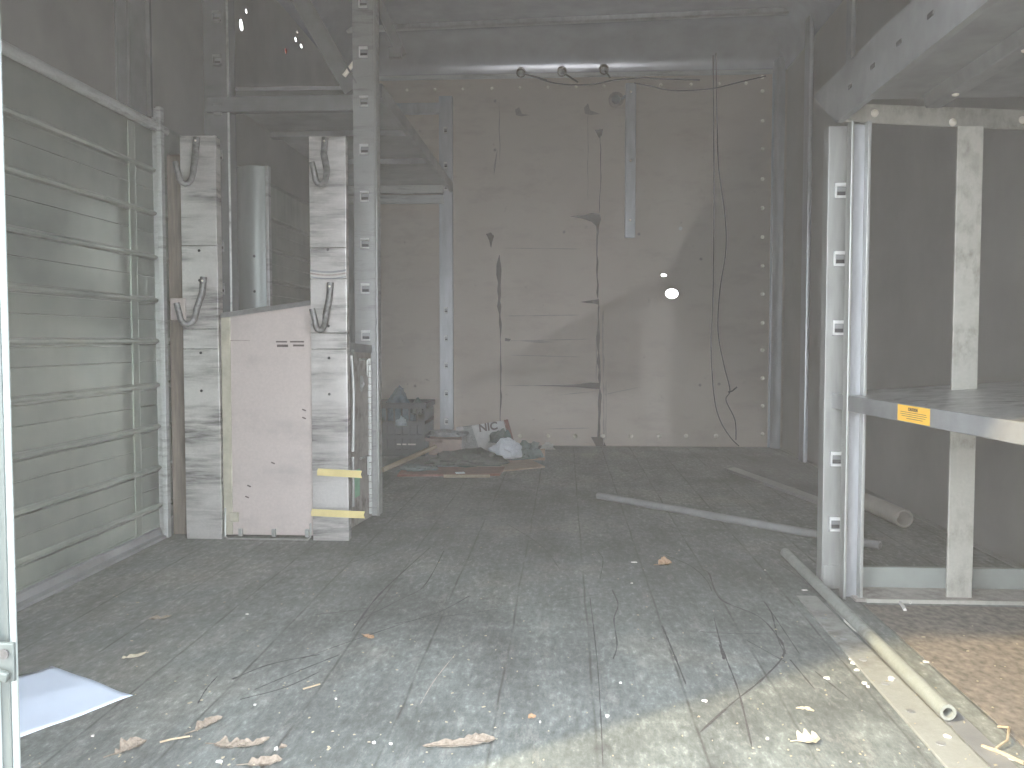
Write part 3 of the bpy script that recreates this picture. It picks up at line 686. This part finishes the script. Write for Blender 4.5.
MB().box(bx.x-.06, bx.x+.03, bx.y-.0, bx.y+.04, .085, .089, rot=(-.5,.1,.12)).build('flap', M['cardboard_pink'], t)
cloth('newspaper', (bx.x+.05, bx.y+.13, .095), .10, .06, .030, 'news', 'crumpled newspaper on top of the pinkish cardboard box', 'newspaper', 23, amp=.5)
# printed carton leaning on the back wall
t = thing('printed_carton', (-.46, 5.10, 0), 'white and grey printed carton with a red edge leaning on the back wall', 'carton')
Yc = 5.02
def cp(px, py, dy=0): v = at_y(px, py, Yc); return Vector((v.x, Yc+dy+(v.z)*.35, v.z))
MB().prism([cp(480,452), cp(512,449), cp(504,422), cp(471,427)], (0,.012,.004)).build('front_face', M['paper_print'], t)
MB().prism([cp(464,454), cp(480,452), cp(471,427), cp(462,428)], (0,.016,.004)).build('side_face', M['news'], t, label='grey side of the carton')
MB().prism([cp(456,445), cp(461,452), cp(464,452), cp(466,436), cp(462,428), cp(455,429)], (0,.02,.004)).build('white_flap', M['paper_print'], t)
MB().prism([cp(511,449), cp(515,446), cp(507,421), cp(503,422)], (0,.012,.004)).build('red_edge', M['paper_red'], t, label='red edge')
o_ = cp(488, 431, -.004)
text_mesh('print', 'NIC', .062, 'ink_grey', t, o_, cp(500,427)-cp(480,430), (cp(486,425)-cp(488,438)))
cloth('white_cloth', (*fl(506,461), .009), .075, .05, .08, 'cloth_white', 'crumpled white cloth in front of the printed carton', 'cloth', 31, amp=.4)
cloth('grey_cloth', (*fl(502,453), .05), .06, .05, .07, 'cloth_grey', 'slate grey rag draped behind the white cloth', 'cloth', 37)
cloth('dark_cloth', (*fl(529,460), .008), .065, .06, .075, 'cloth_grey', 'dark grey green rag between the white cloth and the brown box flap', 'cloth', 41)
tag(MB().prism([at_y(528,466,4.60), at_y(545,466,4.60), at_y(545,450,4.66), at_y(530,450,4.66)], (0,.01,.006)).build('cardboard_flap', M['cardboard']), 'flat brown cardboard piece propped at the right end of the heap', 'cardboard')
cloth('paper_wad', (*fl(548,449.5), 0), .035, .03, .03, 'chip', 'small white paper wad right of the heap by the back wall', 'paper wad', 44)
card('cardboard_sheet', [fl(470,475), fl(545,468), fl(530,461), fl(465,465)], .008, 'cardboard', 'flat brown cardboard sheet under the cloths at the right of the heap', 'cardboard', .001)

# ---------------------------------------------------------------- pipes and strips on the floor
def pipe(name, a, b, r, mat, label, cat='pipe', hollow=0, seg=16, za=None):
    A = on_floor(*a); B = on_floor(*b); A.z = r+.0005; B.z = r+.0005 if za is None else za
    return tag(MB().tube([A, A.lerp(B, .5), B], r, seg, hollow=hollow).build(name, M[mat], smooth=True), label, cat)
pipe('conduit_pipe', (598,499), (880,550), .013, 'pvc', 'long grey conduit pipe lying on the open floor and passing behind the right rack', hollow=.7)
tag(MB().prism([on_floor(726,471), on_floor(826,508), on_floor(836,506), on_floor(735,469.5)], (0,0,.012)).build('metal_bar', M['pvc'], bev=.002), 'thin flat metal bar on the floor behind the conduit, near the right wall', 'bar')
A = on_floor(838,497); B = on_floor(904,528); A.z = B.z = .031
tag(MB().tube([A, B], .030, 24, hollow=.82).build('cardboard_tube', M['pvc_pale'], smooth=True), 'thick pale tube lying behind the right rack, its round end facing out', 'tube')
A = on_floor(785,559); B = on_floor(948,724); A.z = B.z = .0185
tag(MB().tube([A, A.lerp(B,.5), B], .013, 20, hollow=.62).build('metal_tube', M['tube_green'], smooth=True), 'hollow grey tube in the foreground lying along the floor strip, open end toward us', 'tube')
# flat floor strip with round holes
t = thing('floor_strip', (*fl(900,700), 0), 'flat scuffed metal floor strip with fasteners beside the hollow tube', 'metal strip')
a0, a1, b1, b0 = on_floor(795,594), on_floor(812,588), on_floor(1010,768), on_floor(955,768)
a0 = Vector((.558, 2.18, 0)); a1 = Vector((.606, 2.18, 0)); b0 = Vector((.549, .96, 0)); b1 = Vector((.616, .96, 0))
MB().prism([a0, a1, b1, b0], (0,0,.005)).build('strip', M['rail'], t, bev=.0015)
for y in (2.0, 1.86, 1.74, 1.62, 1.50, 1.38, 1.26): MB().cyl((.574, y, .005), (0,0,1), .007, .0012, 12).build('fastener', M['alu_dark'], t)
MB().box(.618, .655, .98, 2.14, 0, .003).build('side_strip', M['alu_dark'], t, label='dark thin strip under the tube')
# floor inside the right bay
MB().box(.70, XR, .97, 2.12, 0, .0025).build('bay_sheet', M['bay'], floor)

# ---------------------------------------------------------------- scuffs on the floor
def scuff(pts, w=.006, mat='scuff', name='scuff_mark'):
    P3 = [on_floor(*p) for p in pts]; out = []; W = []
    for i in range(len(P3)-1):
        p0, q1, q2, p3_ = P3[max(i-1,0)], P3[i], P3[i+1], P3[min(i+2,len(P3)-1)]
        for k in range(8):
            u = k/8; out.append(.5*((2*q1)+(-p0+q2)*u+(2*p0-5*q1+4*q2-p3_)*u*u+(-p0+3*q1-3*q2+p3_)*u**3)); W.append(w*random.uniform(.25,1))
    out.append(P3[-1]); W.append(w*.2)
    MB().ribbon(out, W, (0,0,1), .0008+random.random()*.0006).build(name, M[mat], floor)
scuff([(700,570),(709,574),(720,599),(757,616),(776,635),(784,654),(763,679),(732,704),(700,733)], .006)
scuff([(666,556),(690,566),(706,580),(712,592)], .004)
scuff([(764,602),(772,615),(778,640),(786,655)], .004)
scuff([(700,632),(730,634),(760,634)], .004)
scuff([(720,645),(724,660)], .008); scuff([(714,618),(722,648),(738,690),(752,748)], .004)
scuff([(430,548),(400,575),(375,600),(352,632)], .006); scuff([(444,551),(425,585),(400,600),(350,625)], .004)
scuff([(384,626),(420,620),(480,612),(560,600),(620,592)], .003); scuff([(300,660),(350,642),(400,625),(440,612),(470,596)], .004)
scuff([(315,615),(345,612),(375,607)], .004); scuff([(255,690),(300,671),(340,655)], .005); scuff([(240,700),(285,688),(320,672)], .004)
scuff([(198,704),(206,690),(218,676)], .004); scuff([(232,680),(270,665),(320,655)], .008)
scuff([(612,590),(618,605),(614,620),(617,645),(613,660)], .004); scuff([(600,580),(603,560),(598,552)], .003)
scuff([(662,626),(672,650),(686,685)], .006); scuff([(590,598),(597,660),(601,722),(603,768)], .003)
scuff([(500,520),(540,545),(560,570)], .003); scuff([(420,590),(470,560),(530,540)], .002); scuff([(640,510),(700,540),(770,560),(815,590)], .002)
scuff([(790,660),(815,690)], .004); scuff([(815,672),(850,700)], .004); scuff([(745,640),(790,665)], .003); scuff([(770,610),(800,655)], .003)
scuff([(455,655),(435,680),(420,705)], .0025, 'grease_faint'); scuff([(330,570),(360,560),(380,552)], .004)

# ---------------------------------------------------------------- litter
tag_p = [on_floor(*q) for q in ((-20,684), (53,668), (133,697.5), (26,737), (-60,752))]
def paper_sheet():
    b = bmesh.new(); n = 16
    A, B, C_, D = on_floor(-28,672), on_floor(52,667.5), on_floor(133,697.5), on_floor(14,741)
    A = B+(D-C_)*1.02
    G = [[None]*(n+1) for _ in range(n+1)]
    for i in range(n+1):
        for j in range(n+1):
            u, v = i/n, j/n
            p = (A*(1-u)+B*u)*(1-v)+(D*(1-u)+C_*u)*v
            z = .003+.004*noise.noise(Vector((u*3, v*3, 1)))+.006*max(0, u-.8)*v
            G[i][j] = b.verts.new((p.x, p.y, max(.0015, z)))
    for i in range(n):
        for j in range(n): b.faces.new((G[i][j], G[i+1][j], G[i+1][j+1], G[i][j+1]))
    m = MB(); m._merge(b); o = m.build('paper_sheet', M['paper'], smooth=True)
    s = o.modifiers.new('thick', 'SOLIDIFY'); s.thickness = .0006; s.offset = 1
    return tag(o, 'sheet of bluish white paper lying on the floor beside the door jamb', 'paper')
paper_sheet()
def leaf(px, py, length, width, rz, mat, label, curl=.6, seed=1, name='dry_leaf', cat='leaf', stem=True, lobes=0):
    """ragged blade with a folded midrib; edges and tip curl up"""
    rnd = random.Random(seed)
    p = on_floor(px, py); b = bmesh.new(); n = 16; k = 3; G = []
    side = [[.85+.75*noise.noise(Vector((i*.33+seed*7.7, q*5.1, seed))) for i in range(n+1)] for q in range(2)]
    bend = rnd.uniform(-.18, .18)
    for i in range(n+1):
        u = i/n; env = width/2*(math.sin(min(1, u*1.02)*PI)**.55)+.0004
        row = []
        for j in range(-k, k+1):
            v = j/k; w = env*side[0 if j < 0 else 1][i]
            z = .0015+abs(v)*w*(.25+curl*.7)*(1 if j > 0 else .5)+length*curl*.35*max(0, u-.55)**2*2+.0025*noise.noise(Vector((u*7, v*3, seed)))
            row.append(b.verts.new(((u-.5)*length, v*w+bend*length*math.sin(u*PI), max(z, .0012))))
        G.append(row)
    for i in range(n):
        for j in range(2*k): b.faces.new((G[i][j], G[i+1][j], G[i+1][j+1], G[i][j+1]))
    R = Matrix.Rotation(rz, 4, 'Z')
    for v in b.verts: v.co = R @ v.co+Vector((p.x, p.y, 0))
    m = MB(); m._merge(b); o = m.build(name, M[mat]); tag(o, label, cat)
    s = o.modifiers.new('thick', 'SOLIDIFY'); s.thickness = .0006
    if stem:
        e = R @ Vector((-length*.45, 0, .003)); f = R @ Vector((-length*.8, length*.08, .0015))
        base = Vector((p.x, p.y, 0)); MB().tube([base+e, base+f], .0009, 6).build('stem', M[mat], o)
    return o
leaf(231,746,.052,.026,.0,'leaf','left one of the two touching curled brown leaves at lower left',.5,3)
leaf(253,745,.050,.016,.45,'leaf','narrow folded brown leaf touching another one at lower left',.9,4)
leaf(131,750,.050,.030,.9,'leaf','grey brown curled leaf nearest the bottom left corner',.8,5)
leaf(209,727,.050,.020,.95,'leaf','small upright folded leaf on the dark seam at lower left',1.0,6)
leaf(265,764,.05,.026,.3,'leaf','brown leaf cut off by the bottom edge at lower left',.5,7)
leaf(160,619,.05,.012,.2,'leaf','dark curled leaf on the floor left of centre, farther back',.9,8,stem=False)
leaf(134,658,.045,.012,.4,'leaf_pale','small pale curled leaf right above the paper sheet',1.0,9,stem=False)
leaf(452,747,.090,.020,.06,'leaf','long ragged strip of brown bark leaf at the bottom centre',.35,10, name='bark_strip', cat='bark strip', stem=False, lobes=.6)
leaf(478,742,.055,.030,.1,'leaf','wide ragged brown leaf lying over the right end of the bark strip',.4,11,stem=False, lobes=.5)
leaf(369,638,.035,.015,-.7,'leaf_brown','small tan leaf alone on the floor below the taped plank',.7,12)
leaf(665,565,.040,.045,.3,'leaf_brown','rusty tan curled leaf in the middle of the floor',.8,13, lobes=.4)
leaf(808,741,.036,.034,.3,'leaf_pale','pale curled leaf with broken edge in the sunlit patch',.7,14, lobes=.2)
leaf(805,711,.03,.01,-.5,'leaf_pale','faint straw coloured scrap in the sunlit patch',.4,15,stem=False)
leaf(532,718,.014,.012,.4,'leaf_brown','tiny brown leaf fragment right of centre near the bottom',.7,16,stem=False)
leaf(283,748,.012,.010,.4,'leaf','round brown crumb right of the touching leaves',.7,17,stem=False)
def twig(pts, r, label, mat='straw', name='twig', cat='twig'):
    P3 = [on_floor(x, y)+Vector((0,0,z)) for x, y, z in pts]
    return tag(MB().tube(P3, r, 6).build(name, M[mat], smooth=True), label, cat)
twig([(160,744,.003),(172,741,.003),(190,738,.003)], .0016, 'thin tan twig lying across the seam at lower left')
twig([(303,690,.002),(312,688,.003),(320,685,.002)], .0016, 'short straw piece left of centre')
twig([(982,748,.003),(1000,756,.006),(1024,766,.004)], .003, 'straw stalk lying by the lower right corner')
twig([(998,729,.004),(1009,735,.012),(1007,748,.012),(996,752,.006)], .002, 'curled loop of dried stalk by the lower right corner')
twig([(900,604,.004),(903,608,.004),(905,612,.004)], .004, 'white splinter on the floor before the pale slat', 'chip', 'splinter', 'splinter')
twig([(845,624,.008),(850,629,.008),(856,634,.008)], .0035, 'white sliver lying on the floor strip', 'chip', 'splinter', 'splinter')
def chip(px, py, w, h, label, mat='chip', seed=0, z=.001, name='paint_chip'):
    random.seed(seed*7+3); w *= .75; h *= .75
    p = on_floor(px, py); n = 8
    pts = [(p.x+w/2*math.cos(2*PI*k/n)*random.uniform(.35,1.25), p.y+h/2*math.sin(2*PI*k/n)*random.uniform(.35,1.25), z) for k in range(n)]
    return tag(MB().prism(pts, (0,0,.0025)).build(name, M[mat]), label, 'chip')
CH = [(93,737,.008,.008,'white chip right of the paper sheet lower corner'),(276,750,.010,.016,'oval white chip right of the two touching leaves'),
 (219,763,.016,.010,'white chip at the bottom edge below the touching leaves'),(247,615,.010,.008,'white chip on the floor near the left plank, rear'),
 (255,706,.010,.008,'white chip below the middle of the left floor'),(607,717,.012,.016,'round white chip on the seam right of the bark strip'),
 (540,723,.007,.010,'small white chip beside the tiny brown fragment'),(634,563,.018,.012,'white chip left of the rusty tan leaf'),
 (632,584,.009,.008,'small white chip below left of the rusty tan leaf'),(621,684,.008,.008,'white chip above the seam in the right half of the floor'),
 (765,571,.010,.010,'white chip near the far end of the hollow tube'),(805,591,.020,.012,'white flake left of the floor strip'),
 (827,679,.018,.016,'large white flake in the sunlit patch'),(705,702,.014,.012,'white flake at the shadow edge of the sunlit patch'),
 (767,740,.009,.010,'small white flake left of the pale leaf in the sun'),(910,604,.014,.014,'white flake on the base plate before the pale slat'),
 (926,663,.014,.014,'white flake right of the hollow tube'),(336,700,.006,.006,'white speck chip at lower centre left'),
 (374,744,.008,.010,'white speck chip left of the bark strip'),(391,745,.007,.007,'white speck chip touching the bark strip'),
 (1012,760,.014,.012,'white chip next to the straw stalk'),(918,738,.010,.006,'x')]
for i, c in enumerate(CH[:-1]): chip(*c[:4], c[4], seed=i)
MB()
for i, (x, y, w) in enumerate([(853,664,.014),(857,671,.016),(864,684,.016),(868,688,.012),(850,660,.009)]):
    chip(x, y, w, w*1.4, ['upper left flake of the row of white flakes along the floor strip','middle flake of the row of white flakes along the floor strip','lower flake of the row of white flakes along the floor strip','last and lowest flake of the row along the floor strip','smallest flake at the top of the row along the floor strip'][i], seed=40+i)
for i, (x, y, w, lab) in enumerate([(891,682,.022,'large white blotch of paint on the sunlit floor strip'), (947,740,.016,'pale paint blotch on the floor strip near the bottom'), (918,737,.01,'small white fleck on the floor strip right of the tube')][:2]):
    chip(x, y, w, w, lab, seed=60+i, z=.0052)

random.seed(5)
m = MB()
for i in range(330):
    px = random.uniform(30, 1020); py = 768-250*random.random()**1.5
    if px < 380 and py < 550: continue
    if px < 135 and 655 < py < 750: continue
    p = on_floor(px, py); s = random.uniform(.0005, .0014)*(1.6 if random.random() < .08 else 1)
    if p.x > 1.15 or p.x < XL+.08: continue
    if p.x > .54 and p.y > 2.1: continue
    ang = random.random()*PI; dx = Vector((math.cos(ang), math.sin(ang), 0))*s*random.uniform(1,2.2); dy = Vector((-math.sin(ang), math.cos(ang), 0))*s
    p.z = .0056 if .54 < p.x < .61 else .003
    m.prism([p-dx-dy*.6, p+dx-dy, p+dx*.7+dy, p-dx+dy*.7], (0,0,.0012))
o = tag(m.build('floor_grit', M['leaf_pale']), 'fine pale grit and crumbs scattered over the truck floor', 'grit'); o['kind'] = 'stuff'

# thin scatter volume added to lift dark tones like a lens veil
hm = bpy.data.materials.new('veil_haze'); hm.use_nodes = True; nt = hm.node_tree; nt.nodes.remove(nt.nodes['Principled BSDF'])
vs_ = N(nt, 'ShaderNodeVolumeScatter'); vs_.inputs['Density'].default_value = HAZE; vs_.inputs['Color'].default_value = (1, .96, .92, 1); vs_.inputs['Anisotropy'].default_value = .0
L(nt, vs_.outputs[0], nt.nodes['Material Output'].inputs['Volume'])
h = tag(MB().box(XL+.0, XR-.0, -.35, YB-.0, .0, ZC-.0).build('haze', hm), 'thin haze volume added to veil the truck interior', 'haze'); h['kind'] = 'stuff'
